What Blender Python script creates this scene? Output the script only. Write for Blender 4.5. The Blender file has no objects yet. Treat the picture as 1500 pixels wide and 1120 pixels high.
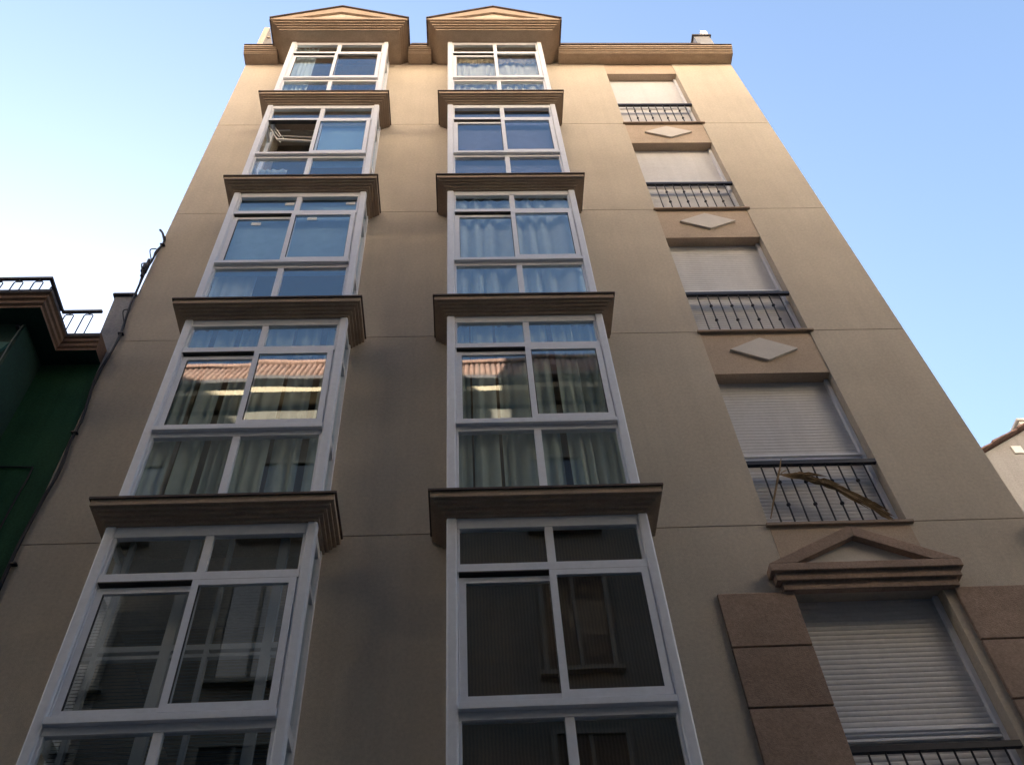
import bpy, math, random
from mathutils import Vector, Matrix
random.seed(7)
R = math.radians
scene = bpy.context.scene
col = scene.collection
EYE = 1.6                                   # eye height above the pavement

# ------------------------------------------------------------------ materials
def nt(name):
    m = bpy.data.materials.new(name); m.use_nodes = True
    n = m.node_tree.nodes; l = m.node_tree.links
    return m, n, l, n['Principled BSDF']

def surf(name, colr, rough=0.7, var=0.12, scale=3.0, fine=60.0, bump=0.0, bscale=120.0, streak=0.0, metal=0.0, spec=0.4, coat=0.0, tint=None, vary=0.0):
    """base colour mottled by large noise, fine grain and optional vertical streaks"""
    m, n, l, b = nt(name)
    tc = n.new('ShaderNodeTexCoord')
    c1 = tuple(max(0, x * (1 - var)) for x in colr) + (1,)
    c2 = tuple(min(1, x * (1 + var)) for x in colr) + (1,)
    if tint: c2 = tuple(tint) + (1,)
    nz = n.new('ShaderNodeTexNoise'); nz.inputs['Scale'].default_value = scale; nz.inputs['Detail'].default_value = 7; nz.inputs['Roughness'].default_value = 0.62
    l.new(tc.outputs['Object'], nz.inputs['Vector'])
    mr = n.new('ShaderNodeMapRange'); mr.inputs['From Min'].default_value = 0.3; mr.inputs['From Max'].default_value = 0.7
    l.new(nz.outputs['Fac'], mr.inputs['Value'])
    mix = n.new('ShaderNodeMix'); mix.data_type = 'RGBA'
    mix.inputs['A'].default_value = c1; mix.inputs['B'].default_value = c2
    l.new(mr.outputs['Result'], mix.inputs['Factor'])
    last = mix.outputs['Result']
    nf = n.new('ShaderNodeTexNoise'); nf.inputs['Scale'].default_value = fine; nf.inputs['Detail'].default_value = 4; nf.inputs['Roughness'].default_value = 0.7
    l.new(tc.outputs['Object'], nf.inputs['Vector'])
    mr2 = n.new('ShaderNodeMapRange'); mr2.inputs['From Min'].default_value = 0.3; mr2.inputs['From Max'].default_value = 0.7
    mr2.inputs['To Min'].default_value = 1 - var * 1.3; mr2.inputs['To Max'].default_value = 1 + var * 1.3
    l.new(nf.outputs['Fac'], mr2.inputs['Value'])
    mu = n.new('ShaderNodeMix'); mu.data_type = 'RGBA'; mu.blend_type = 'MULTIPLY'; mu.inputs['Factor'].default_value = 1
    l.new(last, mu.inputs['A']); l.new(mr2.outputs['Result'], mu.inputs['B']); last = mu.outputs['Result']
    if streak:
        mp = n.new('ShaderNodeMapping'); mp.inputs['Scale'].default_value = (5, 5, 0.28)
        l.new(tc.outputs['Object'], mp.inputs['Vector'])
        ns = n.new('ShaderNodeTexNoise'); ns.inputs['Scale'].default_value = 1.6; ns.inputs['Detail'].default_value = 5
        l.new(mp.outputs['Vector'], ns.inputs['Vector'])
        mr3 = n.new('ShaderNodeMapRange'); mr3.inputs['From Min'].default_value = 0.42; mr3.inputs['From Max'].default_value = 0.75
        mr3.inputs['To Min'].default_value = 1.0; mr3.inputs['To Max'].default_value = 1 - streak
        l.new(ns.outputs['Fac'], mr3.inputs['Value'])
        ms = n.new('ShaderNodeMix'); ms.data_type = 'RGBA'; ms.blend_type = 'MULTIPLY'; ms.inputs['Factor'].default_value = 1
        l.new(last, ms.inputs['A']); l.new(mr3.outputs['Result'], ms.inputs['B']); last = ms.outputs['Result']
    if vary:
        oi = n.new('ShaderNodeObjectInfo'); mo = n.new('ShaderNodeMapRange'); mo.inputs['To Min'].default_value = 1 - vary; mo.inputs['To Max'].default_value = 1 + vary
        l.new(oi.outputs['Random'], mo.inputs['Value'])
        mv = n.new('ShaderNodeMix'); mv.data_type = 'RGBA'; mv.blend_type = 'MULTIPLY'; mv.inputs['Factor'].default_value = 1
        l.new(last, mv.inputs['A']); l.new(mo.outputs['Result'], mv.inputs['B']); last = mv.outputs['Result']
    l.new(last, b.inputs['Base Color'])
    b.inputs['Roughness'].default_value = rough; b.inputs['Metallic'].default_value = metal
    b.inputs['Specular IOR Level'].default_value = spec; b.inputs['Coat Weight'].default_value = coat
    if bump:
        nb = n.new('ShaderNodeTexNoise'); nb.inputs['Scale'].default_value = bscale; nb.inputs['Detail'].default_value = 5
        l.new(tc.outputs['Object'], nb.inputs['Vector'])
        bp = n.new('ShaderNodeBump'); bp.inputs['Strength'].default_value = bump; bp.inputs['Distance'].default_value = 0.01
        l.new(nb.outputs['Fac'], bp.inputs['Height']); l.new(bp.outputs['Normal'], b.inputs['Normal'])
    return m

def glass(name, tint=(0.98, 0.99, 0.985), f0=0.095):
    m, n, l, b = nt(name); n.remove(b)
    out = n['Material Output']
    tr = n.new('ShaderNodeBsdfTransparent'); tr.inputs['Color'].default_value = tint + (1,)
    gl = n.new('ShaderNodeBsdfGlossy'); gl.inputs['Roughness'].default_value = 0.0; gl.inputs['Color'].default_value = (0.88, 0.96, 1, 1)
    lw = n.new('ShaderNodeLayerWeight'); lw.inputs['Blend'].default_value = 0.5
    pw = n.new('ShaderNodeMath'); pw.operation = 'POWER'; pw.inputs[1].default_value = 5; l.new(lw.outputs['Facing'], pw.inputs[0])
    fr = n.new('ShaderNodeMath'); fr.operation = 'MULTIPLY_ADD'; fr.inputs[1].default_value = 1 - f0; fr.inputs[2].default_value = f0; l.new(pw.outputs[0], fr.inputs[0])
    tc = n.new('ShaderNodeTexCoord'); nz = n.new('ShaderNodeTexNoise'); nz.inputs['Scale'].default_value = 1.3; nz.inputs['Detail'].default_value = 1
    l.new(tc.outputs['Object'], nz.inputs['Vector'])
    bp = n.new('ShaderNodeBump'); bp.inputs['Strength'].default_value = 0.05; bp.inputs['Distance'].default_value = 0.02
    l.new(nz.outputs['Fac'], bp.inputs['Height']); l.new(bp.outputs['Normal'], gl.inputs['Normal'])
    mx = n.new('ShaderNodeMixShader')
    l.new(fr.outputs[0], mx.inputs['Fac']); l.new(tr.outputs['BSDF'], mx.inputs[1]); l.new(gl.outputs['BSDF'], mx.inputs[2])
    l.new(mx.outputs['Shader'], out.inputs['Surface'])
    return m

def cloth(name, colr, trans=0.35, weave=0.0):
    m, n, l, b = nt(name); n.remove(b); out = n['Material Output']
    tc = n.new('ShaderNodeTexCoord'); nz = n.new('ShaderNodeTexNoise'); nz.inputs['Scale'].default_value = 9; nz.inputs['Detail'].default_value = 6
    l.new(tc.outputs['Object'], nz.inputs['Vector'])
    mix = n.new('ShaderNodeMix'); mix.data_type = 'RGBA'
    mix.inputs['A'].default_value = tuple(c * 0.86 for c in colr) + (1,); mix.inputs['B'].default_value = tuple(min(1, c * 1.1) for c in colr) + (1,)
    l.new(nz.outputs['Fac'], mix.inputs['Factor']); src = mix.outputs['Result']
    if weave:
        for sc, ax in ((weave, 'Z'), (weave * 0.35, 'X')):
            w = n.new('ShaderNodeTexWave'); w.bands_direction = ax; w.inputs['Scale'].default_value = sc; w.inputs['Distortion'].default_value = 2.5; w.inputs['Detail'].default_value = 2
            l.new(tc.outputs['Object'], w.inputs['Vector'])
            mr = n.new('ShaderNodeMapRange'); mr.inputs['To Min'].default_value = 0.75 if ax == 'Z' else 0.85; mr.inputs['To Max'].default_value = 1.15
            l.new(w.outputs['Fac'], mr.inputs['Value'])
            mm = n.new('ShaderNodeMix'); mm.data_type = 'RGBA'; mm.blend_type = 'MULTIPLY'; mm.inputs['Factor'].default_value = 1
            l.new(src, mm.inputs['A']); l.new(mr.outputs['Result'], mm.inputs['B']); src = mm.outputs['Result']
    d = n.new('ShaderNodeBsdfDiffuse'); t = n.new('ShaderNodeBsdfTranslucent')
    l.new(src, d.inputs['Color']); l.new(src, t.inputs['Color'])
    mx = n.new('ShaderNodeMixShader'); mx.inputs['Fac'].default_value = trans
    l.new(d.outputs['BSDF'], mx.inputs[1]); l.new(t.outputs['BSDF'], mx.inputs[2]); l.new(mx.outputs['Shader'], out.inputs['Surface'])
    return m

M = {}
M['stucco'] = surf('stucco', (0.54, 0.472, 0.388), 0.92, 0.085, 0.9, 30, 0.5, 150, 0.06, spec=0.2)
M['panel'] = surf('panel_render', (0.48, 0.38, 0.295), 0.92, 0.11, 1.4, 60, 0.35, 160, 0.04, spec=0.2)
M['trim'] = surf('cornice_render', (0.42, 0.325, 0.245), 0.9, 0.10, 2.0, 50, 0.25, 140, 0.10, spec=0.2, vary=0.06)
M['flash'] = surf('lip_flashing', (0.10, 0.07, 0.055), 0.7, 0.2, 4, 60)
M['quoin'] = surf('quoin_render', (0.34, 0.245, 0.19), 0.93, 0.16, 2.2, 38, 0.6, 110, 0.0, spec=0.2, vary=0.1)
M['sill'] = surf('sill_stone', (0.33, 0.25, 0.19), 0.75, 0.12, 5, 80)
M['tile_white'] = surf('white_stone', (0.62, 0.57, 0.52), 0.7, 0.07, 4, 90)
M['alu'] = surf('white_aluminium', (0.76, 0.77, 0.82), 0.36, 0.03, 2.5, 20, spec=0.5)
M['track'] = surf('window_track', (0.06, 0.055, 0.05), 0.6, 0.1)
M['gasket'] = surf('glazing_gasket', (0.03, 0.03, 0.03), 0.6, 0.1)
M['shutter'] = surf('shutter_plastic', (0.63, 0.62, 0.63), 0.5, 0.05, 1.6, 30, streak=0.08)
M['iron'] = surf('black_iron', (0.02, 0.02, 0.028), 0.45, 0.2, 8, 60)
M['glass'] = glass('window_glass')
M['room'] = surf('room_plaster', (0.32, 0.27, 0.2), 0.9, 0.06)
M['curtain_pale'] = cloth('pale_net', (0.66, 0.78, 0.84), 0.35)  # slight blue in the cloth stands for sky reflected in the panes
M['curtain_lace'] = cloth('lace_cloth', (0.80, 0.83, 0.80), 0.35)
M['curtain_sage'] = cloth('sage_drape', (0.46, 0.54, 0.51), 0.15)
M['curtain_val'] = cloth('valance_cloth', (0.30, 0.27, 0.21), 0.2)
M['blind_white_sky'] = cloth('white_sky_roller', (0.36, 0.55, 0.70), 0.3)  # white blind coloured blue to carry the sky reflection of the glass
M['blind_grey_sky'] = cloth('grey_sky_roller', (0.19, 0.21, 0.33), 0.2)  # grey blind, its blue also painted-in sky reflection
M['blind_bamboo'] = cloth('bamboo_weave', (0.10, 0.07, 0.048), 0.15, 34.0)
M['blind_slat'] = surf('blind_slats', (0.045, 0.055, 0.065), 0.6, 0.08)
M['inner'] = surf('inner_window', (0.42, 0.44, 0.46), 0.5, 0.05)
M['paper'] = surf('paper_sticker', (0.7, 0.72, 0.7), 0.8, 0.05)
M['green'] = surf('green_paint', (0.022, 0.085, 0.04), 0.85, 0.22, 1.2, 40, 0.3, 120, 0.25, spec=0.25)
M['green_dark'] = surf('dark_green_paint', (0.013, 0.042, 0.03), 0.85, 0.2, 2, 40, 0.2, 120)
M['teal'] = surf('teal_paint', (0.03, 0.12, 0.105), 0.8, 0.15, 2, 40)
M['terracotta'] = surf('ochre_moulding', (0.20, 0.12, 0.08), 0.85, 0.18, 3, 40, 0.3, 90, 0.12)
M['cement'] = surf('grey_cement', (0.34, 0.335, 0.35), 0.95, 0.16, 1.5, 30, 0.4, 70, 0.25)
M['grey_render'] = surf('grey_render', (0.33, 0.315, 0.305), 0.95, 0.14, 0.8, 30, 0.3, 70, 0.15)
M['coping'] = surf('dark_coping', (0.09, 0.08, 0.085), 0.8, 0.2)
M['cable'] = surf('black_cable', (0.018, 0.018, 0.022), 0.6, 0.2)
M['wire'] = surf('grey_wire', (0.14, 0.15, 0.13), 0.6, 0.1)
M['frond'] = surf('dry_palm', (0.24, 0.155, 0.075), 0.85, 0.3, 14, 90, 0.3, 90)
M['clay'] = surf('clay_tile', (0.25, 0.155, 0.125), 0.85, 0.25, 2.5, 20, 0.3, 40)
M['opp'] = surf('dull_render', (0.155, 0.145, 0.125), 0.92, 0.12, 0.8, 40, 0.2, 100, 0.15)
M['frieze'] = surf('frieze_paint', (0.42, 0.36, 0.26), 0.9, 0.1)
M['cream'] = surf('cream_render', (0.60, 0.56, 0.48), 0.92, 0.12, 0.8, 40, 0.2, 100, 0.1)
M['opp_trim'] = surf('pale_trim', (0.22, 0.20, 0.165), 0.9, 0.1)
M['darkpane'] = surf('dark_pane', (0.02, 0.025, 0.03), 0.08, 0.1, spec=0.6)
M['asphalt'] = surf('asphalt', (0.05, 0.05, 0.052), 0.95, 0.2, 3, 80, 0.4, 120)
M['paving'] = surf('paving_slabs', (0.17, 0.16, 0.15), 0.9, 0.12, 2, 60, 0.2, 80)
M['kerb'] = surf('kerb_stone', (0.34, 0.33, 0.31), 0.9, 0.1)
M['ground'] = surf('bare_ground', (0.16, 0.14, 0.11), 1.0, 0.2, 0.2, 10)
M['metal'] = surf('zinc_sheet', (0.30, 0.29, 0.28), 0.5, 0.15, 3, 30)
M['whitewash'] = surf('whitewash', (0.78, 0.76, 0.72), 0.9, 0.05)

# ------------------------------------------------------------------ mesh builder
class MB:
    def __init__(s): s.v = []; s.f = []; s.m = []
    def face(s, pts, mi=0):
        b = len(s.v); s.v += [tuple(p) for p in pts]; s.f.append(tuple(range(b, b + len(pts)))); s.m.append(mi)
    def box(s, x0, x1, y0, y1, z0, z1, mi=0):
        b = len(s.v)
        s.v += [(x0,y0,z0),(x1,y0,z0),(x1,y1,z0),(x0,y1,z0),(x0,y0,z1),(x1,y0,z1),(x1,y1,z1),(x0,y1,z1)]
        for q in ((0,3,2,1),(4,5,6,7),(0,1,5,4),(1,2,6,5),(2,3,7,6),(3,0,4,7)):
            s.f.append(tuple(b + i for i in q)); s.m.append(mi)
    def prism(s, poly, y0, y1, mi=0):
        """poly: (x,z) counter-clockwise seen from -Y; extruded from y0 (front) to y1"""
        n = len(poly); b = len(s.v)
        s.v += [(x, y0, z) for x, z in poly] + [(x, y1, z) for x, z in poly]
        s.f.append(tuple(b + i for i in range(n))); s.m.append(mi)
        s.f.append(tuple(b + n + i for i in reversed(range(n)))); s.m.append(mi)
        for i in range(n):
            j = (i + 1) % n
            s.f.append((b + i, b + n + i, b + n + j, b + j)); s.m.append(mi)
    def tube(s, pts, r, n=7, mi=0):
        pts = [Vector(p) for p in pts]; rs = r if isinstance(r, (list, tuple)) else [r] * len(pts)
        b = len(s.v); up = Vector((0.13, 0.31, 0.94)).normalized(); prev = None
        for i, p in enumerate(pts):
            d = (pts[min(i + 1, len(pts) - 1)] - pts[max(i - 1, 0)]).normalized()
            a = d.cross(up if prev is None else prev)
            if a.length < 1e-4: a = d.cross(Vector((1, 0, 0)))
            a.normalize(); c = a.cross(d).normalized(); prev = c
            for k in range(n):
                t = 2 * math.pi * k / n
                s.v.append(tuple(p + rs[i] * (math.cos(t) * a + math.sin(t) * c)))
        for i in range(len(pts) - 1):
            for k in range(n):
                k2 = (k + 1) % n
                s.f.append((b + i*n + k, b + i*n + k2, b + (i+1)*n + k2, b + (i+1)*n + k)); s.m.append(mi)
        s.f.append(tuple(b + k for k in reversed(range(n)))); s.m.append(mi)
        e = b + (len(pts) - 1) * n; s.f.append(tuple(e + k for k in range(n))); s.m.append(mi)
    def usweep(s, xl, xr, b_, prof, yback, mi=0, mats=None):
        """moulding round three sides of a box xl..xr projecting b_ from the wall; prof = (offset, z) from top to bottom"""
        base = len(s.v)
        for o, z in prof:
            s.v += [(xl - o, yback, z), (xl - o, -(b_ + o), z), (xr + o, -(b_ + o), z), (xr + o, yback, z)]
        for i in range(len(prof) - 1):
            a, c = base + 4 * i, base + 4 * (i + 1)
            k = mats[i] if mats else mi
            for j in range(3):
                s.f.append((a + j, c + j, c + j + 1, a + j + 1)); s.m.append(k)
            s.f.append((a + 3, c + 3, c, a)); s.m.append(k)
        s.f.append((base, base + 1, base + 2, base + 3)); s.m.append(mi)
        e = base + 4 * (len(prof) - 1); s.f.append((e + 3, e + 2, e + 1, e)); s.m.append(mi)
    def strip(s, x0, x1, prof, mi=0, mats=None):
        """moulding extruded along X; prof = (y, z) closed polygon"""
        n = len(prof); b = len(s.v)
        s.v += [(x0, y, z) for y, z in prof] + [(x1, y, z) for y, z in prof]
        for i in range(n):
            j = (i + 1) % n
            s.f.append((b + i, b + j, b + n + j, b + n + i)); s.m.append(mats[i] if mats else mi)
        s.f.append(tuple(b + i for i in reversed(range(n)))); s.m.append(mi)
        s.f.append(tuple(b + n + i for i in range(n))); s.m.append(mi)
    def build(s, name, mats, parent=None, bevel=0.0, smooth=False):
        me = bpy.data.meshes.new(name)
        me.from_pydata([(x, y, z + EYE) for x, y, z in s.v], [], s.f)
        for mm in (mats if isinstance(mats, (list, tuple)) else [mats]): me.materials.append(mm)
        me.polygons.foreach_set('material_index', s.m)
        if smooth: me.polygons.foreach_set('use_smooth', [True] * len(s.f))
        me.update()
        o = bpy.data.objects.new(name, me); col.objects.link(o)
        if parent is not None: put(o, parent)
        if bevel:
            md = o.modifiers.new('Bevel', 'BEVEL'); md.width = bevel; md.segments = 2; md.limit_method = 'ANGLE'; md.angle_limit = R(40)
        return o

BASE = {}
def put(o, parent):
    o.parent = parent
    root = parent
    while root.parent: root = root.parent
    if parent is root and root.type == 'EMPTY':
        o.matrix_parent_inverse = Matrix.Translation(-Vector(BASE[root.name]))
def thing(name, label, cat, loc, group=None):
    o = bpy.data.objects.new(name, None); col.objects.link(o); o.location = loc; o.empty_display_size = 0.3
    BASE[o.name] = loc; tag(o, label, cat, group); return o
def tag(o, label=None, cat=None, group=None, kind=None):
    if label: o['label'] = label
    if cat: o['category'] = cat
    if group: o['group'] = group
    if kind: o['kind'] = kind
    return o

# ================================================================== main building (heights measured from the eye, EYE is added on build)
JZ = [14.898, 11.898, 8.898, 5.847, 2.80]        # storey joints
GZ = -EYE                                        # pavement
XL, XR = -3.909, 5.211
ZTOP = 17.65
SLOT = (2.77, 4.073)
BAYS = [(-3.005, -1.247), (-0.160, 1.568)]
BD = 0.43                                        # bay projection
bldg = thing('apartment_building', 'tall beige apartment building with two columns of white glazed bays', 'building', (0.65, 5, 0))

LINT = [17.188, 14.152, 11.112, 8.108, 5.078]    # lintels of the shuttered windows
w = MB()
rows = [ZTOP + 0.2] + JZ + [GZ]
for i in range(len(rows) - 1):
    zt, zb = rows[i] - (0 if i == 0 else 0.006), rows[i + 1] + (0.006 if i < len(rows) - 2 else 0)
    zmid = zt - (0.24 if i else 0.22)
    def solid(za, zc, holes):
        xs = [XL] + [v for h in holes for v in h] + [XR]
        for k in range(0, len(xs), 2): w.box(xs[k], xs[k + 1], 0, 0.25, za, zc)
    if i < 4:
        solid(zmid, zt, [SLOT])
        solid(zb, zmid, [(b[0] + 0.08, b[1] - 0.08) for b in BAYS] + [SLOT])
    elif i == 4:                                  # storey of the lowest window in view
        solid(LINT[4], zt, [])
        solid(zb, LINT[4], [(b[0] + 0.08, b[1] - 0.08) for b in BAYS] + [SLOT])
    else:
        solid(zb, zt, [])
for z in JZ:                                      # back of the joint grooves
    xs = [XL + 0.002, SLOT[0], SLOT[1], XR - 0.002] if z > 5 else [XL + 0.002, XR - 0.002]
    for k in range(0, len(xs), 2): w.box(xs[k], xs[k + 1], 0.015, 0.245, z - 0.0059, z + 0.0059)
w.box(XL, XL + 0.25, 0.2501, 10, GZ, 17.85); w.box(XR - 0.25, XR, 0.2501, 10, GZ, 17.85); w.box(XL + 0.2501, XR - 0.2501, 9.75, 10, GZ, 17.85)
w.build('wall', M['stucco'], bldg)
r_ = MB(); r_.box(XL + 0.26, XR - 0.26, 0.26, 9.74, 17.6, 17.8); r_.build('roof', M['clay'], bldg)
r_ = MB(); r_.box(XL + 0.05, XR - 0.05, 2.6, 9.6, 17.86, 22.2); r_.build('shade_storey', M['stucco'], bldg)  # unseen setback storey added to shape the sun's shadow across the street

# main cornice: three runs between the pediments, stepped below the lip
zc = 17.85
def mprof(lip, zt):
    p = [(-lip, zt), (-lip, zt - 0.02), (-lip + 0.02, zt - 0.02), (-lip + 0.02, zt - 0.075)]
    y, z = -lip + 0.02, zt - 0.075
    for k in range(4):
        y += 0.022; p.append((y, z)); z -= 0.031; p.append((y, z))
    return p + [(0.0, z), (0.0, zt)]
PED = [(-3.340, -0.870), (-0.500, 1.945)]
for a, b in ((XL - 0.012, PED[0][0] + 0.03), (PED[0][1] - 0.03, PED[1][0] + 0.03), (PED[1][1] - 0.03, XR + 0.012)):
    co = MB(); pr = mprof(0.32, zc); co.strip(a, b, pr, mats=[1, 1] + [0] * (len(pr) - 3) + [1])
    co.build('cornice', [M['trim'], M['flash']], bldg)
for a, b in ((PED[0][1] + 0.02, PED[1][0] - 0.02), (PED[1][1] + 0.02, 4.66)):
    gu = MB(); gu.box(a, b, -0.285, -0.20, zc + 0.002, zc + 0.16)
    gu.build('gutter', M['flash'], bldg)

# roof pediments over the bay columns
for (pa, pb), (ba, bb) in zip(PED, BAYS):
    p = MB(); o0 = (pb - pa) / 2 - (bb - ba) / 2; cx = (ba + bb) / 2
    zt = 17.835; prof = [(0.355, zt), (0.355, zt - 0.05)]; o, z = 0.355, zt - 0.05
    for k in range(4):
        o -= 0.036; prof.append((o, z)); z -= 0.034; prof.append((o, z))
    prof.append((0.0, z - 0.0001))
    p.usweep(ba, bb, BD, prof, 0.0)
    hw = bb - cx + 0.355; yf = -(BD + 0.355); ap = 18.50; 
    tz0, tz1 = zt + 0.002, ap
    # gable face with a sunk field
    A, B, C = (cx - hw, zt), (cx + hw, zt), (cx, ap)
    a, b, c = (cx - hw * 0.70, zt + 0.045), (cx + hw * 0.70, zt + 0.045), (cx, ap - 0.27)
    P = lambda q, y: (q[0], y, q[1])
    for (u, v, uu, vv) in ((A, B, a, b), (B, C, b, c), (C, A, c, a)):
        p.face([P(u, yf), P(v, yf), P(vv, yf), P(uu, yf)])
        p.face([P(uu, yf), P(vv, yf), P(vv, yf + 0.045), P(uu, yf + 0.045)])
    ob = p.build('roof_pediment', M['trim'], bldg)
    t = MB(); t.face([P(a, yf + 0.044), P(b, yf + 0.044), P(c, yf + 0.044)]); t.build('tympanum', M['stucco'], ob)
    e = MB(); lp = 0.028                           # dark raking edge and side lips
    sl = math.hypot(hw, ap - zt); nx, nz = (ap - zt) / sl, hw / sl
    for sgn in (-1, 1):
        q0 = (cx + sgn * (hw + 0.02), zt - 0.012); q1 = (cx, ap)
        q0b = (q0[0] + sgn * nx * lp, q0[1] + nz * lp); q1b = (cx, ap + lp / nz)
        poly = [q0, q1, q1b, q0b] if sgn < 0 else [q0, q0b, q1b, q1]
        if sgn < 0: poly = poly[::-1]
        e.prism(poly, yf - 0.03, 3.2)
        e.box(min(q0[0], q0[0] + sgn * 0.0), max(q0[0], q0[0] + sgn * 0.0) + 0.0001, yf, 0, zt - 0.02, zt) if False else None
        xs = sorted((cx + sgn * (hw + 0.002), cx + sgn * (hw + 0.03)))
        e.box(xs[0], xs[1], yf + 0.001, -0.02, zt - 0.05, zt - 0.0125)
    e.build('edge_flashing', M['flash'], ob)

# chimneys and parapet stubs standing at both ends of the roof
c = MB(); c.box(-3.905, -3.79, 0.02, 1.6, 17.86, 19.85); c.box(-3.788, -3.72, 0.05, 0.09, 19.36, 19.40); c.build('chimney', M['stucco'], bldg, 0.01)
c = MB(); c.box(4.84, 5.17, 0.02, 0.5, 17.86, 19.30); c.box(4.81, 5.20, -0.01, 0.53, 19.302, 19.36, 1); c.box(5.08, 5.205, 0.06, 1.5, 19.362, 19.80, 2)
c.build('chimney', [M['metal'], M['coping'], M['whitewash']], bldg, 0.006)

# ------------------------------------------------------------------ glazed bays
def pane(x0, x1, y, z0, z1, name, parent):
    g = MB(); g.box(x0, x1, y - 0.003, y + 0.003, z0, z1); return g.build(name, M['glass'], parent)
def curtain(name, mat, parent, x0, x1, z0, z1, y, amp=0.02, folds=9, seed=0, scallop=0.0, n=None, gap=None):
    rnd = random.Random(seed); nx = n or int((x1 - x0) * 90); nzz = 10
    g = MB(); ph = [rnd.uniform(0, 6.28) for _ in range(4)]; k = 2 * math.pi * folds / (x1 - x0)
    def yy(x, t):
        s = math.sin(k * (x - x0) + ph[0] + 1.3 * math.sin(k * 0.31 * (x - x0) + ph[1]))
        return y + amp * (s * (0.55 + 0.45 * t) + 0.5 * math.sin(k * 0.47 * (x - x0) + ph[2]) * t)
    base = len(g.v)
    for j in range(nzz + 1):
        t = 1 - j / nzz
        for i in range(nx + 1):
            x = x0 + (x1 - x0) * i / nx
            zb = z0 + scallop * abs(math.sin(math.pi * (x - x0) / (x1 - x0) * 3.5 + 0.4))
            g.v.append((x, yy(x, t), zb + (z1 - zb) * j / nzz))
    for j in range(nzz):
        for i in range(nx):
            a = base + j * (nx + 1) + i; g.f.append((a, a + 1, a + nx + 2, a + nx + 1)); g.m.append(0)
    return g.build(name, mat, parent, smooth=True)
def drapes(fr, x0, x1, z0, z1, y, seed):
    rr = random.Random(seed); x = x0
    while x < x1 - 0.08:
        wd_ = min(rr.uniform(0.13, 0.36), x1 - x)
        curtain('curtain', M['curtain_sage'], fr, x, x + wd_, z0, z1, y + rr.uniform(-0.015, 0.045), 0.03, max(1.3, wd_ / 0.13), rr.randint(0, 999))
        x += wd_ + rr.choice((-0.02, 0.01, 0.02, 0.03, 0.06))
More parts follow.
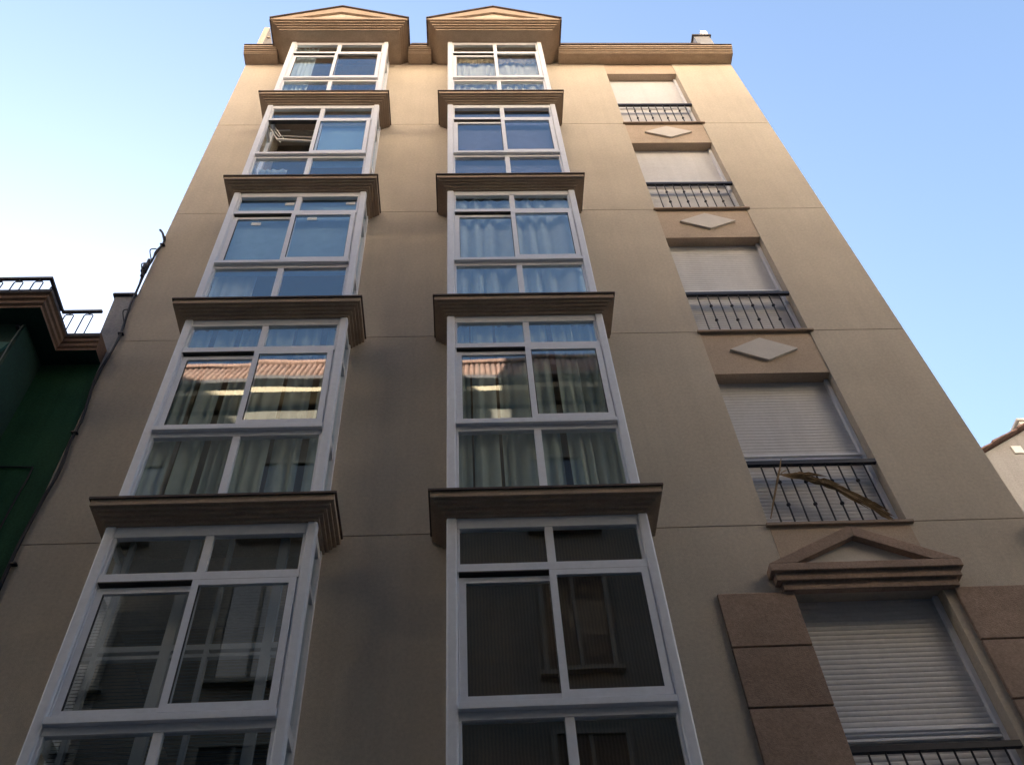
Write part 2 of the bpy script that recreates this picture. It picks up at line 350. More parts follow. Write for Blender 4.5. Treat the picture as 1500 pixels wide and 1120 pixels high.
def bay(ci, k):
    xl, xr = BAYS[ci]; cx = (xl + xr) / 2
    ct = (17.85 if k == 0 else JZ[k - 1] - 0.012)          # top of the moulding above
    zt = ct - 0.2; zb = JZ[k] - 0.012                       # soffit above, shelf below
    f = MB(); pw = 0.088; later = []
    x0, x1 = xl + pw + 0.001, xr - pw - 0.001; y0, y1 = -0.408, -0.355
    f.box(x0, x1, y0 - 0.004, y1, zt - 0.115, zt - 0.001)                    # head
    f.box(x0, x1, y0 - 0.012, y1, ct - 0.795, ct - 0.712)                    # transom
    f.box(x0, x1, -0.452, y1, ct - 2.052, ct - 1.995)                        # sill rail
    f.box(x0, x1, y0 - 0.002, y1, ct - 2.118, ct - 2.0525)
    f.box(x0, x1, y0 - 0.004, y1, zb + 0.001, zb + 0.06)
    for za, zc_ in ((ct - 0.7115, zt - 0.1155), (zb + 0.0605, ct - 2.1185)):
        f.box(cx - 0.034, cx + 0.034, y0, y1, za, zc_)
        f.box(x0, x0 + 0.022, y0, y1, za, zc_); f.box(x1 - 0.022, x1, y0, y1, za, zc_)
    za, zc_ = ct - 1.9915, ct - 0.7955
    f.box(x0, x0 + 0.012, y0, y1, za, zc_); f.box(x1 - 0.012, x1, y0, y1, za, zc_)
    # side lights between post and wall
    for sgn, xs in ((-1, xl), (1, xr)):
        a, b = (xs + 0.02, xs + 0.065) if sgn < 0 else (xs - 0.065, xs - 0.02)
        f.box(a, b, -BD + pw + 0.001, -0.057, zt - 0.1, zt - 0.001)
        f.box(a, b, -BD + pw + 0.001, -0.057, ct - 0.79, ct - 0.73)
        f.box(a, b, -BD + pw + 0.001, -0.057, ct - 2.10, ct - 2.0)
        f.box(a, b, -BD + pw + 0.001, -0.057, zb + 0.001, zb + 0.06)
        f.box(a - 0.012, b + 0.012, -0.056, -0.001, zb + 0.001, zt - 0.001)
        g = MB(); xm = (a + b) / 2
        for z0, z1 in ((ct - 0.73, zt - 0.1), (ct - 2.0, ct - 0.79), (zb + 0.06, ct - 2.10)):
            g.box(xm - 0.003, xm + 0.003, -BD + pw, -0.057, z0 + 0.0005, z1 - 0.0005)
            later.append(g); g = MB()
    fr = f.build('bay_window', M['alu'], bldg, 0.004)
    for g in later: g.build('side_pane', M['glass'], fr)
    for a in (xl, xr - pw):
        g = MB(); g.box(a, a + pw, -BD, -BD + pw, zb, zt); g.build('post', M['alu'], fr, 0.016)
    for za, zc_ in ((ct - 0.806, ct - 0.7955), (ct - 1.9945, ct - 1.985)):
        tr = MB(); tr.box(x0 + 0.0125, x1 - 0.0125, -0.425, -0.36, za, zc_); tr.build('sash_track', M['track'], fr)
    for a, b in ((x0 + 0.022, cx - 0.034), (cx + 0.034, x1 - 0.022)):
        pane(a, b, -0.385, ct - 0.7115, zt - 0.1155, 'upper_pane', fr)
        pane(a, b, -0.385, zb + 0.0605, ct - 2.1185, 'lower_pane', fr)
    def sash(a, b, y, ya, dz):
        s = MB(); z0, z1 = ct - 1.984, ct - 0.803 - dz; t = 0.055
        s.box(a, a + t, y, ya, z0, z1); s.box(b - t, b, y, ya, z0, z1)
        s.box(a + t, b - t, y + 0.001, ya - 0.001, z0, z0 + 0.068); s.box(a + t, b - t, y + 0.001, ya - 0.001, z1 - 0.055, z1)
        ym = (y + ya) / 2
        gz = 0.004
        s.box(a + t, a + t + gz, y + 0.004, ya - 0.004, z0 + 0.068, z1 - 0.055, 2); s.box(b - t - gz, b - t, y + 0.004, ya - 0.004, z0 + 0.068, z1 - 0.055, 2)
        s.box(a + t + gz, b - t - gz, ym - 0.003, ym + 0.003, z0 + 0.068, z1 - 0.055, 1)
        return s.build('sash', [M['alu'], M['glass'], M['gasket']], fr)
    sash(cx - 0.036, x1 - 0.013, -0.437, -0.404, 0.004)
    opened = (ci == 0 and k == 1)
    lx = (x0 + 0.0125, cx + 0.02)
    if opened: sh = cx - 0.006 - lx[0]; lx = (lx[0] + sh, lx[1] + sh - 0.02)
    sash(lx[0], lx[1], -0.392, -0.36, 0.03)
    # moulded shelf carrying the bay
    c = MB(); o, z = 0.155, zb
    prof = [(o, z), (o, z - 0.022), (o - 0.018, z - 0.024), (o - 0.018, z - 0.088)]; o -= 0.018; z -= 0.088
    for s_ in range(4):
        o -= 0.0315; prof.append((o, z)); z -= 0.028; prof.append((o, z))
    c.usweep(xl, xr, BD, prof, 0.0, mats=[1, 1] + [0] * (len(prof) - 2))
    c.build('cornice', [M['trim'], M['flash']], fr)
    # room behind
    rm = MB(); a, b, d, e, fl, ce = xl - 0.25, xr + 0.25, 0.2502, 3.2, zb - 0.1, zt + 0.05
    rm.face([(a, d, fl), (b, d, fl), (b, e, fl), (a, e, fl)]); rm.face([(a, d, ce), (a, e, ce), (b, e, ce), (b, d, ce)])
    rm.face([(a, d, fl), (a, e, fl), (a, e, ce), (a, d, ce)]); rm.face([(b, d, fl), (b, d, ce), (b, e, ce), (b, e, fl)])
    rm.face([(a, e, fl), (b, e, fl), (b, e, ce), (a, e, ce)])
    rm.build('room', M['room'], fr)
    X0, X1, Z0, Z1, Y = xl + 0.07, xr - 0.07, zb + 0.03, zt - 0.02, -0.30
    if ci == 1:
        if k == 0:
            curtain('curtain', M['curtain_lace'], fr, X0, X1, zb + 0.28, ct - 0.86, Y, 0.022, 11, 3, 0.14)
            curtain('valance', M['curtain_val'], fr, X0, X1, ct - 1.18, ct - 0.80, Y - 0.045, 0.012, 12, 5, 0.10)
        elif k == 1:
            b_ = MB(); b_.box(X0, X1, Y, Y + 0.004, Z0, Z1); b_.build('roller_blind', M['blind_grey_sky'], fr)
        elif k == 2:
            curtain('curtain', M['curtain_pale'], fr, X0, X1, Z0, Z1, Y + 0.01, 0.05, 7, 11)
        elif k == 3:
            drapes(fr, X0, X1, Z0, Z1, Y + 0.0, 21)
        else:
            b_ = MB(); b_.box(X0, X1, Y, Y + 0.006, Z0, Z1); b_.build('woven_blind', M['blind_bamboo'], fr)
    else:
        if k == 0:
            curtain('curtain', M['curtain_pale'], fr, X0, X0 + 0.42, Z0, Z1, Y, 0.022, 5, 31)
        elif k == 1:
            b_ = MB(); b_.box(cx + 0.02, X1, Y, Y + 0.004, ct - 2.2, Z1 - 0.35); b_.build('roller_blind', M['blind_white_sky'], fr)
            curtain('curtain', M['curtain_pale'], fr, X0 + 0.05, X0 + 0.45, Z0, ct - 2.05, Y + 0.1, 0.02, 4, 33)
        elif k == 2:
            b_ = MB(); b_.box(X0, X1, Y, Y + 0.004, ct - 2.12, Z1); b_.build('roller_blind', M['blind_white_sky'], fr)
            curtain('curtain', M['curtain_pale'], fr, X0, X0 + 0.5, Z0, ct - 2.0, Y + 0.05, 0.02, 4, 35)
        elif k == 3:
            drapes(fr, X0, X1, Z0, Z1, Y + 0.0, 47)
        if k >= 3:
            yb = -0.25
            iw = MB()
            if k == 4:                                     # inner window standing in the wall opening
                for xx, ww in ((X0 + 0.10, 0.04), (X0 + 0.60, 0.085), (X0 + 0.93, 0.035), (X0 + 1.36, 0.075)):
                    iw.box(xx, xx + ww, yb, yb + 0.05, Z0, Z1)
                xs = [X0 - 0.02, X0 + 0.10, X0 + 0.14, X0 + 0.60, X0 + 0.685, X0 + 0.93, X0 + 0.965, X0 + 1.36, X0 + 1.435, X1 + 0.02]
                for q in range(0, 10, 2):
                    iw.box(xs[q], xs[q + 1], yb + 0.002, yb + 0.048, ct - 1.335, ct - 1.285); iw.box(xs[q], xs[q + 1], yb + 0.002, yb + 0.048, ct - 1.40, ct - 1.37)
                iw.build('inner_window', M['inner'], fr)
                sb = MB(); z = Z0
                while z < Z1:
                    sb.face([(X0, yb + 0.075, z), (X1, yb + 0.075, z), (X1, yb + 0.105, z + 0.026), (X0, yb + 0.105, z + 0.026)]); z += 0.03
                sb.build('slatted_blind', M['blind_slat'], fr)
    if ci == 0 and k == 2:
        for x, z, y in ((-2.30, 11.375, -0.3895), (-1.50, 11.38, -0.3895), (-2.66, 10.86, -0.3805), (-1.95, 10.90, -0.4255)):
            s = MB(); s.box(x, x + 0.12, y - 0.0015, y, z, z + 0.07); s.build('sticker', M['paper'], fr)
    return fr
for ci in range(2):
    for k in range(5): bay(ci, k)

# ------------------------------------------------------------------ shuttered windows with iron railings, in the recessed strip on the right
SB = JZ
pan_z = [(LINT[0], 17.845)] + [(LINT[k + 1], JZ[k] - 0.034) for k in range(3)] + [(5.06, JZ[3] - 0.034)]
for i, (za, zb_) in enumerate(pan_z):
    p = MB()
    if i < 4: p.box(SLOT[0] + 0.0005, SLOT[1] - 0.0005, 0.010, 0.25, za, zb_)
    else: p.box(SLOT[0] - 0.0, SLOT[1] + 0.0, -0.004, -0.0005, 5.40, zb_)
    po = p.build('recessed_panel', M['panel'], bldg)
    if 1 <= i <= 3:
        d = MB(); cx, cz = 3.437, JZ[i - 1] - 0.372
        d.prism([(cx - 0.39, cz), (cx, cz - 0.212), (cx + 0.39, cz), (cx, cz + 0.212)], -0.022, 0.0095)
        d.build('diamond_tile', M['tile_white'], po, 0.003)
def knob(g, x, y, z, r=0.021):
    g.tube([(x, y, z - r), (x, y, z - r * 0.55), (x, y, z), (x, y, z + r * 0.55), (x, y, z + r)], [0.006, r * 0.85, r, r * 0.85, 0.006], 8)
for k in range(5):
    zs, zl = JZ[k], LINT[k]; a, b = SLOT
    f = MB(); y0, y1 = 0.112, 0.16
    f.box(a + 0.001, a + 0.045, y0, y1, zs + 0.001, zl - 0.001); f.box(b - 0.045, b - 0.001, y0, y1, zs + 0.001, zl - 0.001)
    f.box(a + 0.046, b - 0.046, 0.10, 0.135, zs + 1.015, zs + 1.045)
    f.box(a + 0.046, b - 0.046, 0.115, 0.14, zs + 0.945, zs + 0.97)
    wi = f.build('balcony_window', M['alu'], bldg, 0.004)
    s = MB(); z = zs + 0.004; sh = 0.047
    while z < zl:
        z1 = min(z + sh, zl); h = z1 - z; n = 5
        pts = [(0.155 - 0.0035 * math.sin(math.pi * t / n) ** 0.8, z + h * (0.06 + 0.94 * t / n)) for t in range(n + 1)]
        pts = [(0.161, z)] + pts
        for (ya, zA), (yb, zB) in zip(pts, pts[1:]):
            s.face([(a + 0.04, ya, zA), (b - 0.04, ya, zA), (b - 0.04, yb, zB), (a + 0.04, yb, zB)])
        z += sh
    s.build('roller_shutter', M['shutter'], wi)
    t = MB(); t.box(a - 0.03, b + 0.045, -0.035, 0.25, zs - 0.033, zs - 0.001); t.build('sill', M['sill'], wi, 0.004)
    r = MB(); yr = 0.022
    zr = zs + 0.80
    r.box(a + 0.002, b - 0.002, yr - 0.022, yr + 0.022, zr, zr + 0.05)
    r.box(a + 0.002, b - 0.002, yr - 0.008, yr + 0.008, zs + 0.03, zs + 0.045)
    for q in range(9):
        x = a + 0.09 + 0.1285 * q + 0.05
        r.tube([(x, yr, zs), (x, yr, zs + 0.4), (x, yr, zr + 0.01)], 0.0085, 6)
        if q % 2: knob(r, x, yr, zs + 0.27); knob(r, x, yr, zs + 0.57)
    r.build('railing', M['iron'], wi)

# pediment and stone blocks round the lowest window
p = MB(); yd = 0.13
A = [(2.595, 5.29), (2.595, 5.235), (4.285, 5.235), (4.285, 5.29), (3.435, 5.70)]
p.box(2.60, 4.285, -yd, 0, 5.205, 5.285)
p.box(2.635, 4.25, -0.098, 0, 5.125, 5.2049); p.box(2.68, 4.205, -0.066, 0, 5.045, 5.1249)
for u, v in (((2.60, 5.2851), (3.4425, 5.70)), ((4.285, 5.2851), (3.4425, 5.70))):
    s_ = 1 if u[0] < v[0] else -1
    poly = [u, (u[0] + s_ * 0.24, u[1]), (v[0], v[1] - 0.125), v]
    if s_ < 0: poly = poly[::-1]
    p.prism(poly, -yd, 0)
wp = p.build('window_pediment', M['quoin'], bldg, 0.005)
t = MB(); t.prism([(2.84, 5.2852), (4.045, 5.2852), (3.4425, 5.577)], -0.06, -0.0005); t.build('tympanum', M['tile_white'], wp)
for xa, xb in ((2.11, 2.768), (4.16, 4.82)):
    for q in range(5):
        zt_ = 5.05 - q * 0.545
        bb_ = MB(); bb_.box(xa, xb, -0.035, -0.0005, zt_ - 0.53, zt_); bb_.build('stone_block', M['quoin'], bldg, 0.006)

# dried palm frond hooked over the second railing from below
fr = MB()
P = [(3.034, 6.477), (3.243, 6.437), (3.387, 6.375), (3.512, 6.33), (3.675, 6.135), (3.795, 5.992), (3.934, 5.86)]
fr.tube([(x, -0.025, z) for x, z in P], [0.008, 0.010, 0.012, 0.013, 0.012, 0.009, 0.004], 6)
fr.tube([(3.121, -0.02, 6.70), (3.07, -0.03, 6.56), (3.019, -0.035, 6.445), (2.897, -0.03, 6.146), (2.80, -0.03, 5.90)], [0.004, 0.008, 0.011, 0.010, 0.005], 6)
rnd = random.Random(5)
def along(t):
    t *= len(P) - 1; i = min(int(t), len(P) - 2); u = t - i
    return Vector((P[i][0] + (P[i+1][0] - P[i][0]) * u, -0.027, P[i][1] + (P[i+1][1] - P[i][1]) * u))
for q in range(90):
    t = rnd.uniform(0.0, 0.86); L = rnd.uniform(0.14, 0.42); p0 = along(t); p1 = along(min(1, t + L))
    off = Vector((rnd.uniform(-.02, .02), rnd.uniform(-0.04, 0.004), rnd.uniform(-.06, .045)))
    mid = (p0 + p1) / 2 + off * 0.9; p1 = p1 + off * 1.1; wv = Vector((0.002, rnd.uniform(-0.012, 0.004), rnd.uniform(0.010, 0.020)))
    fr.face([p0 - wv * .3, mid - wv, mid + wv, p0 + wv * .3]); fr.face([mid - wv, p1, mid + wv])
for q in range(14):
    p0 = Vector((3.05 + rnd.uniform(-.03, .04), -0.03, 6.47 + rnd.uniform(-.02, .03))); d = Vector((rnd.uniform(-.02, .25), rnd.uniform(-.03, .02), rnd.uniform(-.02, .09))); wv = Vector((0, .004, .007))
    fr.face([p0 - wv, p0 + d, p0 + wv])
tag(fr.build('dried_palm_frond', M['frond']), 'dried brown palm frond bent over the black balcony railing', 'palm frond')

# black cables clipped down the left edge of the building
cb = MB()
C = [(-3.90, 11.22), (-3.872, 11.08), (-3.905, 10.82), (-3.915, 10.6), (-3.93, 10.43), (-3.93, 10.23), (-3.925, 9.88), (-3.925, 9.66), (-3.90, 9.3), (-3.875, 8.96), (-3.89, 8.57), (-3.91, 8.15), (-3.865, 7.52), (-3.87, 7.17), (-3.845, 6.78), (-3.868, 6.46), (-3.885, 6.16), (-3.90, 5.83), (-3.89, 5.33), (-3.87, 4.4), (-3.89, 3.0), (-3.88, 1.2)]
def smooth(pts, n=5):
    out = []
    for i in range(len(pts) - 1):
        p0, p1, p2, p3 = (Vector(pts[max(0, min(len(pts) - 1, j))]) for j in (i - 1, i, i + 1, i + 2))
        for q in range(n):
            t = q / n; out.append(0.5 * ((2*p1) + (p2 - p0)*t + (2*p0 - 5*p1 + 4*p2 - p3)*t*t + (3*p1 - p0 - 3*p2 + p3)*t**3))
    return out + [Vector(pts[-1])]
main = smooth([(x, -0.028, z) for x, z in C])
cb.tube(main, 0.014, 7)
for sd, r0 in ((1, 0.009), (2, 0.008), (3, 0.007)):
    rr = random.Random(sd); cb.tube(smooth([(x + rr.uniform(-.013, .013), -0.03 + rr.uniform(-.012, .008), z) for x, z in C[1:]]), r0, 6)
cb.tube(smooth([(-3.872, -0.03, 11.10), (-3.93, -0.05, 11.27), (-3.985, -0.05, 11.36)]), 0.016, 6)
for x0, z0 in ((-3.93, 10.9), (-3.95, 10.55), (-3.90, 9.5)):
    cb.tube(smooth([(x0, -0.03, z0), (x0 - 0.05, -0.06, z0 - 0.07), (x0 - 0.02, -0.05, z0 - 0.2), (x0 + 0.02, -0.03, z0 - 0.32)]), 0.008, 6)
cbo = thing('cable_bundle', 'black cable bundle running down the left edge of the beige building', 'cable', (-3.9, -0.03, 0))
cb.build('cable', M['cable'], cbo, smooth=True)
jb = MB(); jb.box(-3.975, -3.91, -0.075, -0.02, 10.30, 10.49); jb.box(-3.96, -3.925, -0.088, -0.0755, 10.34, 10.43); jb.tube([(-3.94, -0.05, 10.2), (-3.94, -0.05, 10.6)], 0.02, 7); jb.build('junction_box', M['cable'], cbo, 0.008)
for z in (11.0, 9.0, 7.3, 5.6):
    cl = MB(); cl.box(-3.905, -3.845, -0.05, -0.0005, z, z + 0.015); cl.build('clip', M['iron'], cbo)

# rack with rods inside the opened sash
dr = MB()
for p, q in (((-2.90, -0.31, 14.06), (-2.73, -0.29, 13.66)), ((-2.87, -0.27, 14.12), (-2.72, -0.27, 13.80)), ((-2.83, -0.31, 14.10), (-2.70, -0.29, 13.81)), ((-2.86, -0.22, 14.05), (-2.70, -0.22, 13.72)), ((-2.78, -0.2, 14.1), (-2.66, -0.22, 13.84))):
    dr.tube([p, q], 0.0085, 6)
dr.tube([(-2.735, -0.295, 13.66), (-2.07, -0.25, 13.66)], 0.022, 6)
dr.tube([(-2.72, -0.29, 13.81), (-2.07, -0.25, 13.81)], 0.008, 6)
dr.tube([(-2.73, -0.29, 13.65), (-2.66, -0.20, 13.85)], 0.009, 6)
dr.tube([(-2.93, -0.25, 14.08), (-2.60, -0.25, 14.10)], 0.012, 6)
tag(dr.build('drying_rack', M['whitewash']), 'white drying rack seen through the opened sash of the left bay', 'drying rack')

# ================================================================== green neighbour on the left
gb = thing('green_building', 'dark green house with ochre cornice and roof terrace railing', 'building', (-7, 4, 0))
g = MB(); g.box(-40, -3.915, 0.0, 0.3, GZ, 8.469); g.box(-40, -39.7, 0.3001, 9, GZ, 8.469); g.box(-39.6999, -3.95, 0.3001, 9, 8.2, 8.469)
g.build('wall', M['green'], gb)
BX = -4.59; BF = -0.55
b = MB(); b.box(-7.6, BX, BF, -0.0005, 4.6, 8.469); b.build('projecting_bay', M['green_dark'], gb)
b = MB(); b.prism([(-5.3, 7.75), (-4.74, 7.80), (-4.62, 8.10), (-5.3, 8.18)], BF - 0.03, BF - 0.0005); b.build('bay_panel', M['teal'], gb)
# cornice: soffit slab, ochre stepped fascia and lip, following the bay
k = MB(); z = 8.72
prof = [(0.27, z), (0.27, z - 0.05), (0.245, z - 0.07), (0.245, z - 0.12), (0.225, z - 0.14), (0.225, z - 0.19), (0.205, z - 0.21), (0.205, z - 0.25), (0.0, z - 0.2505)]
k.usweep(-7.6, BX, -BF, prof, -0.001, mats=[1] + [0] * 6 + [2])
y = 0.02
pr = [(-0.245, z), (-0.245, z - 0.05), (-0.225, z - 0.07), (-0.225, z - 0.12), (-0.21, z - 0.14), (-0.21, z - 0.19), (-0.195, z - 0.21), (-0.195, z - 0.25), (0.0, z - 0.25), (0.0, z)]
k.strip(BX + 0.2, -3.958, pr, mats=[1] + [0] * 6 + [2, 0, 1])
k.strip(-40, -7.8, pr, mats=[1] + [0] * 6 + [2, 0, 1])
k.build('cornice', [M['terracotta'], M['coping'], M['green_dark']], gb)
t = MB(); t.box(-40, -3.96, 0.0005, 9, 8.47, 8.72); t.build('roof_terrace', M['paving'], gb)
def railing(xa, xb, y, zf, zr, name, ret=None):
    r = MB(); r.box(xa, xb, y - 0.018, y + 0.018, zr - 0.032, zr)
    x = xb - 0.13
    while x > xa + 0.1:
        r.tube([(x - 0.05, y, zf), (x - 0.05, y, zr - 0.10), (x - 0.035, y, zr - 0.075), (x + 0.035, y, zr - 0.075), (x + 0.05, y, zr - 0.10), (x + 0.05, y, zf)], 0.0075, 6)
        r.tube([(x, y, zr - 0.076), (x, y, zr - 0.02)], 0.010, 6); x -= 0.218
    if ret:
        r.box(xb - 0.036, xb, y + 0.0185, ret, zr - 0.032, zr)
        q = y + 0.12
        while q < ret - 0.05:
            r.tube([(xb - .018, q - 0.05, zf), (xb - .018, q - 0.05, zr - 0.08), (xb - .018, q + 0.05, zr - 0.08), (xb - .018, q + 0.05, zf)], 0.0075, 6); q += 0.218
    return r.build(name, M['iron'], gb)
railing(-4.58, -4.13, -0.15, 8.7205, 9.30, 'railing')
railing(-7.6, -4.56, -0.60, 8.7205, 9.30, 'railing', -0.17)
w_ = MB(); w_.tube(smooth([(-4.60, -0.57, 8.42), (-4.605, -0.585, 8.1), (-4.60, -0.58, 7.4), (-4.60, -0.575, 6.5), (-4.6, -0.57, 5.0)]), 0.006, 6); w_.build('wire', M['wire'], gb, smooth=True)
w_ = MB(); w_.box(-4.64, -4.605, -0.61, -0.5505, 8.34, 8.37); w_.build('bracket', M['iron'], gb)
w_ = MB(); w_.tube(smooth([(-4.585, -0.012, 6.85), (-4.185, -0.012, 6.832), (-4.125, -0.012, 6.75), (-4.148, -0.012, 6.03), (-4.15, -0.012, 4.0)]), 0.008, 6); w_.build('conduit', M['cable'], gb, smooth=True)
pw_ = MB(); pw_.prism([(-4.115, 8.721), (-3.9125, 8.721), (-3.9125, 9.83), (-4.165, 9.82)], -0.002, 0.6)
pwo = pw_.build('parapet_wall', M['cement']); tag(pwo, 'narrow grey cement parapet wall between green house and beige building', 'wall')
pc = MB(); pc.box(-4.19, -3.9125, -0.03, 0.63, 9.8305, 9.865); pc.build('coping', M['coping'], pwo)
ps = MB(); ps.box(-3.955, -3.9125, -0.004, 0.02, 8.30, 8.7205); ps.build('base', M['cement'], pwo)

# ================================================================== gabled house behind on the right
rb = thing('gabled_house', 'grey rendered house with tiled gable roof beyond the right edge', 'building', (13.2, 9, 0))
g = MB(); Y = 6.0
pk = (13.6, 15.1)
g.prism([(7.8, GZ), (18.8, GZ), (18.8, 11.9), pk, (7.8, 11.75)], Y, 12)
g.build('wall', M['grey_render'], rb)
rf = MB(); sl = (pk[1] - 11.75) / (pk[0] - 7.8)
n_ = 26
for side in (0, 1):
    for i in range(n_):                                  # rows of tiles stepping up the slope
        t0, t1 = i / n_, (i + 1) / n_ + 0.02
        (xa, za), (xb, zb) = ((7.5, 11.62), pk) if side == 0 else ((19.1, 11.78), pk)
        x0, z0 = xa + (xb - xa) * t0, za + (zb - za) * t0; x1, z1 = xa + (xb - xa) * t1, za + (zb - za) * t1
        poly = [(x0, z0 + 0.02), (x1, z1 + 0.02), (x1, z1 + 0.04), (x0, z0 + 0.07)]
        rf.prism(poly if side else poly, Y - 0.16 + 0.02 * ((i * 7) % 3), 12.1)
rf.build('roof', M['clay'], rb)
v = MB(); v.box(10.72, 10.92, Y - 0.03, Y - 0.0005, 13.06, 13.26); v.build('vent', M['whitewash'], rb, 0.004)
v = MB(); v.box(11.35, 11.9, Y + 0.1, Y + 0.6, 13.3, 14.13); v.box(11.31, 11.94, Y + 0.06, Y + 0.64, 14.131, 14.19); v.build('chimney', M['whitewash'], rb, 0.01)

# ================================================================== opposite side of the street (seen mirrored in the panes)
ob = thing('opposite_house', 'pale rendered house with clay roof mirrored in the bay glass', 'building', (0, -12, 0))
OY = -7.9
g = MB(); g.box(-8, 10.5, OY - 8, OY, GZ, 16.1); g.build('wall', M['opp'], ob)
e = MB(); e.box(-7.98, 10.48, OY + 0.0005, OY + 0.42, 16.24, 16.42); e.build('frieze', M['frieze'], ob)
e = MB(); e.box(-8.0, 10.5, OY - 0.3, OY + 0.5, 16.45, 16.55); e.box(-8.0, 10.5, OY + 0.5005, OY + 0.60, 16.47, 16.58); e.build('eave', M['coping'], ob)
tl = MB(); x = -7.9
while x < 10.45:                                        # steep attic slope of round clay tiles
    y0, y1, z0, z1 = OY + 0.50, OY - 0.02, 16.60, 17.75
    tl.tube([(x, y0, z0), (x, (y0 + y1) / 2, (z0 + z1) / 2), (x, y1, z1)], [0.07, 0.066, 0.062], 8); x += 0.125
tl.box(-8.0, 10.5, OY - 8, OY - 0.03, 16.56, 17.7); tl.box(-8.0, 10.5, OY - 0.2, OY + 0.1, 17.72, 17.84)
tl.build('roof', M['clay'], ob, smooth=True)
for zr in range(5):
    for xc in (-6.6, -3.6, -0.9, 1.9, 4.6, 7.4):
        z0 = -0.2 + zr * 3.15; f = MB(); hh = 2.1 if zr else 2.3
        f.box(xc - 0.62, xc - 0.54, OY + 0.0005, OY + 0.06, z0, z0 + hh); f.box(xc + 0.54, xc + 0.62, OY + 0.0005, OY + 0.06, z0, z0 + hh)
        f.box(xc - 0.5399, xc + 0.5399, OY + 0.0005, OY + 0.06, z0 + hh - 0.08, z0 + hh); f.box(xc - 0.70, xc + 0.70, OY + 0.0005, OY + 0.12, z0 - 0.08, z0 - 0.001)
        f.box(xc - 0.03, xc + 0.03, OY + 0.0005, OY + 0.05, z0, z0 + hh - 0.0801)
        wi = f.build('window', M['opp_trim'], ob)
        q = MB(); q.box(xc - 0.5399, xc - 0.0301, OY + 0.0005, OY + 0.012, z0, z0 + hh - 0.0801); q.box(xc + 0.0301, xc + 0.5399, OY + 0.0005, OY + 0.012, z0, z0 + hh - 0.0801)
        q.build('pane', M['darkpane'], wi)

for xa, xb, hz, lab in ((-46, -8.004, 20.2, 'unseen cream house added across the street to the left for warm bounce'), (10.504, 46, 11.0, 'unseen cream house added across the street to the right, kept low for light')):  # out-of-view houses, colour and height set for light on the main facade
    cr = thing('unseen_cream_house', lab, 'building', ((xa + xb) / 2, -12, 0))
    g = MB(); g.box(xa, xb, OY - 8, OY, GZ, hz); g.build('wall', M['cream'], cr)
    g = MB(); g.box(xa, xb, OY - 8.1, OY + 0.45, hz + 0.001, hz + 0.22); g.build('roof', M['clay'], cr)
    xc = xa + 1.6
    while xc < xb - 1.2:
        for zr in range(5 if hz > 15 else 3):
            f = MB(); z0 = 0.2 + zr * 3.2; f.box(xc - 0.6, xc + 0.6, OY + 0.0005, OY + 0.05, z0 - 0.12, z0); f.build('sill', M['opp_trim'], cr)
            f = MB(); f.box(xc - 0.5, xc + 0.5, OY + 0.0005, OY + 0.02, z0 + 0.001, z0 + 1.9); f.build('window', M['darkpane'], cr)
        xc += 3.3

# unseen low house added next door on the right to cut ambient light
lo = thing('unseen_low_house', 'unseen low house added next to the tall beige building to cut light', 'building', (16, 3, 0))
g = MB(); g.box(XR + 0.004, 40, 0.02, 5.5, GZ, 5.6); g.build('wall', M['opp'], lo)
g = MB(); g.box(XR + 0.004, 40.1, -0.15, 5.6, 5.601, 5.8); g.build('roof', M['clay'], lo)

# unseen block added behind the green house to keep sun off the opposite front
bk = thing('shade_block', 'unseen plain block added behind the green house to cast shade', 'building', (-41, 18, 0))
g = MB(); g.box(-75, -8.0, 15, 22, GZ, 24.5); g.build('wall', M['opp'], bk)
g = MB(); g.box(-75, -17.8, 15.5, 21.5, 24.702, 27.0); g.build('shade_storey', M['opp'], bk)  # height added to shade the left stretch of the opposite roof
g = MB(); g.box(-75.1, -7.9, 14.9, 22.1, 24.501, 24.7); g.build('roof', M['clay'], bk)

bk = thing('shade_block', 'unseen long block added behind the tall beige building to cast shade', 'building', (15, 28, 0))
g = MB(); g.box(-7.0, 60, 25, 32, GZ, 29.4); g.build('wall', M['opp'], bk)  # added out of view to hold sun off the street's right side
g = MB(); g.box(-7.1, 60.1, 24.9, 32.1, 29.401, 29.6); g.build('roof', M['clay'], bk)
tw = thing('bounce_tower', 'unseen tall cream block added behind the row opposite to bounce sunlight', 'building', (0, -21, 0))
g = MB(); g.box(-24, 45, -26, -16.5, GZ, 27.5); g.build('wall', M['cream'], tw)  # added out of view; its sunlit face warms the upper storeys
g = MB(); g.box(-24.1, 45.1, -26.1, -16.2, 27.501, 27.7); g.build('roof', M['clay'], tw)

# ================================================================== street and ground
s = MB(); s.face([(-400, -400, GZ - 0.16), (400, -400, GZ - 0.16), (400, 400, GZ - 0.16), (-400, 400, GZ - 0.16)]); tag(s.build('ground', M['ground']), kind='structure')
s = MB(); s.face([(-80, -6.3, GZ - 0.12), (80, -6.3, GZ - 0.12), (80, -1.6, GZ - 0.12), (-80, -1.6, GZ - 0.12)]); tag(s.build('road', M['asphalt']), kind='structure')
for ya, yb, nm in ((-1.599, 0.0, 'pavement'), (-7.9, -6.301, 'pavement')):
    s = MB(); s.box(-80, 80, ya, yb, GZ - 0.15, GZ - 0.002); tag(s.build(nm, M['paving']), kind='structure')

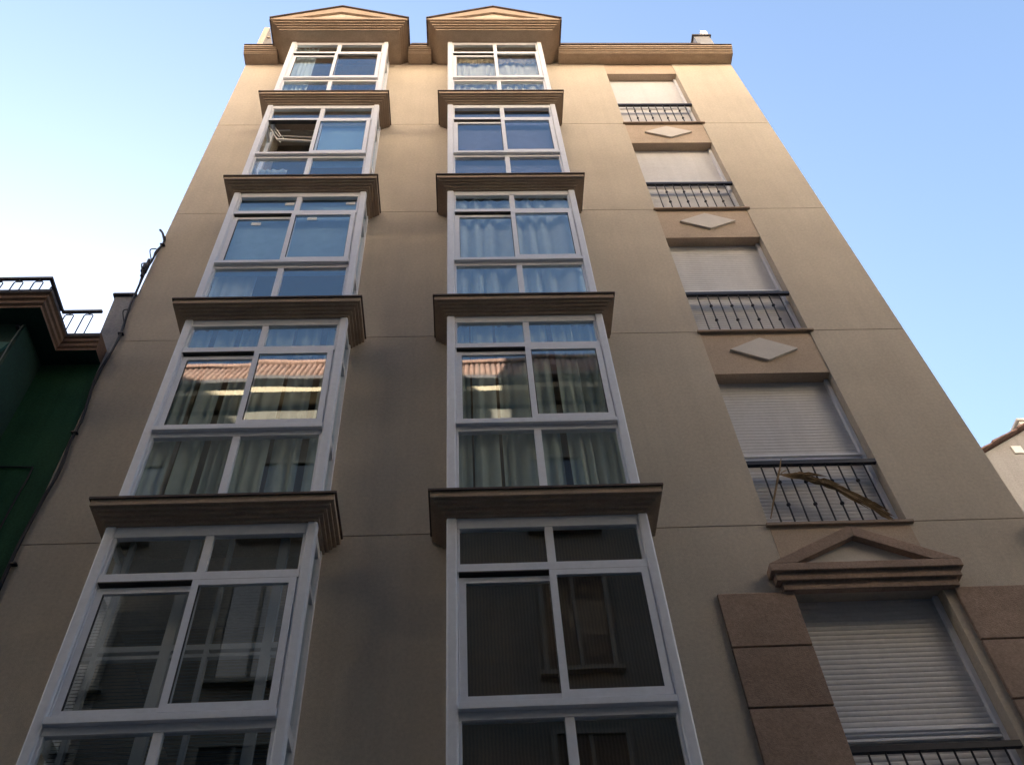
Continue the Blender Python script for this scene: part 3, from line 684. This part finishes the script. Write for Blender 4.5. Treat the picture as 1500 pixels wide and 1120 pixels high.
# ================================================================== light, sky, camera
AZ, EL = -25.0, 20.0
wd = bpy.data.worlds.new('World'); scene.world = wd; wd.use_nodes = True
n = wd.node_tree.nodes; l = wd.node_tree.links; bg = n['Background']
sky = n.new('ShaderNodeTexSky'); sky.sky_type = 'NISHITA'; sky.sun_disc = False
sky.sun_elevation = R(EL); sky.sun_rotation = R(AZ); sky.altitude = 300; sky.air_density = 1.0; sky.dust_density = 1.9; sky.ozone_density = 1.2
l.new(sky.outputs['Color'], bg.inputs['Color']); bg.inputs['Strength'].default_value = 0.052
sun = bpy.data.lights.new('Sun', 'SUN'); sun.energy = 4.8; sun.angle = R(0.5); sun.color = (1.0, 0.84, 0.66)
so = bpy.data.objects.new('Sun', sun); col.objects.link(so)
a, e = R(AZ), R(EL); sd = Vector((math.sin(a) * math.cos(e), math.cos(a) * math.cos(e), math.sin(e)))
so.rotation_euler = sd.to_track_quat('Z', 'Y').to_euler(); so.location = (-10, 20, 40)

cam = bpy.data.cameras.new('Camera'); co_ = bpy.data.objects.new('Camera', cam); col.objects.link(co_)
F, PT, YW, RL, D = 1385.233, 0.8996, 0.0838, 0.0843, 6.3431
fw = Vector((math.sin(YW) * math.cos(PT), math.cos(YW) * math.cos(PT), math.sin(PT))); ri = Vector((math.cos(YW), -math.sin(YW), 0)); dn = -(ri.cross(fw))
r2 = math.cos(RL) * ri + math.sin(RL) * dn; d2 = -math.sin(RL) * ri + math.cos(RL) * dn
mt = Matrix((r2, -d2, -fw)).transposed().to_4x4(); mt.translation = Vector((0, -D, EYE)); co_.matrix_world = mt
cam.sensor_fit = 'HORIZONTAL'; cam.sensor_width = 36; cam.lens = F / 1500 * 36; cam.clip_start = 0.05; cam.clip_end = 2000
scene.camera = co_
vs = scene.view_settings; vs.view_transform = 'Standard'; vs.look = 'None'; vs.exposure = 3.35; vs.gamma = 1.0
scene.render.engine = 'CYCLES'
scene.cycles.max_bounces = 10; scene.cycles.diffuse_bounces = 5; scene.cycles.transparent_max_bounces = 20; scene.cycles.glossy_bounces = 5
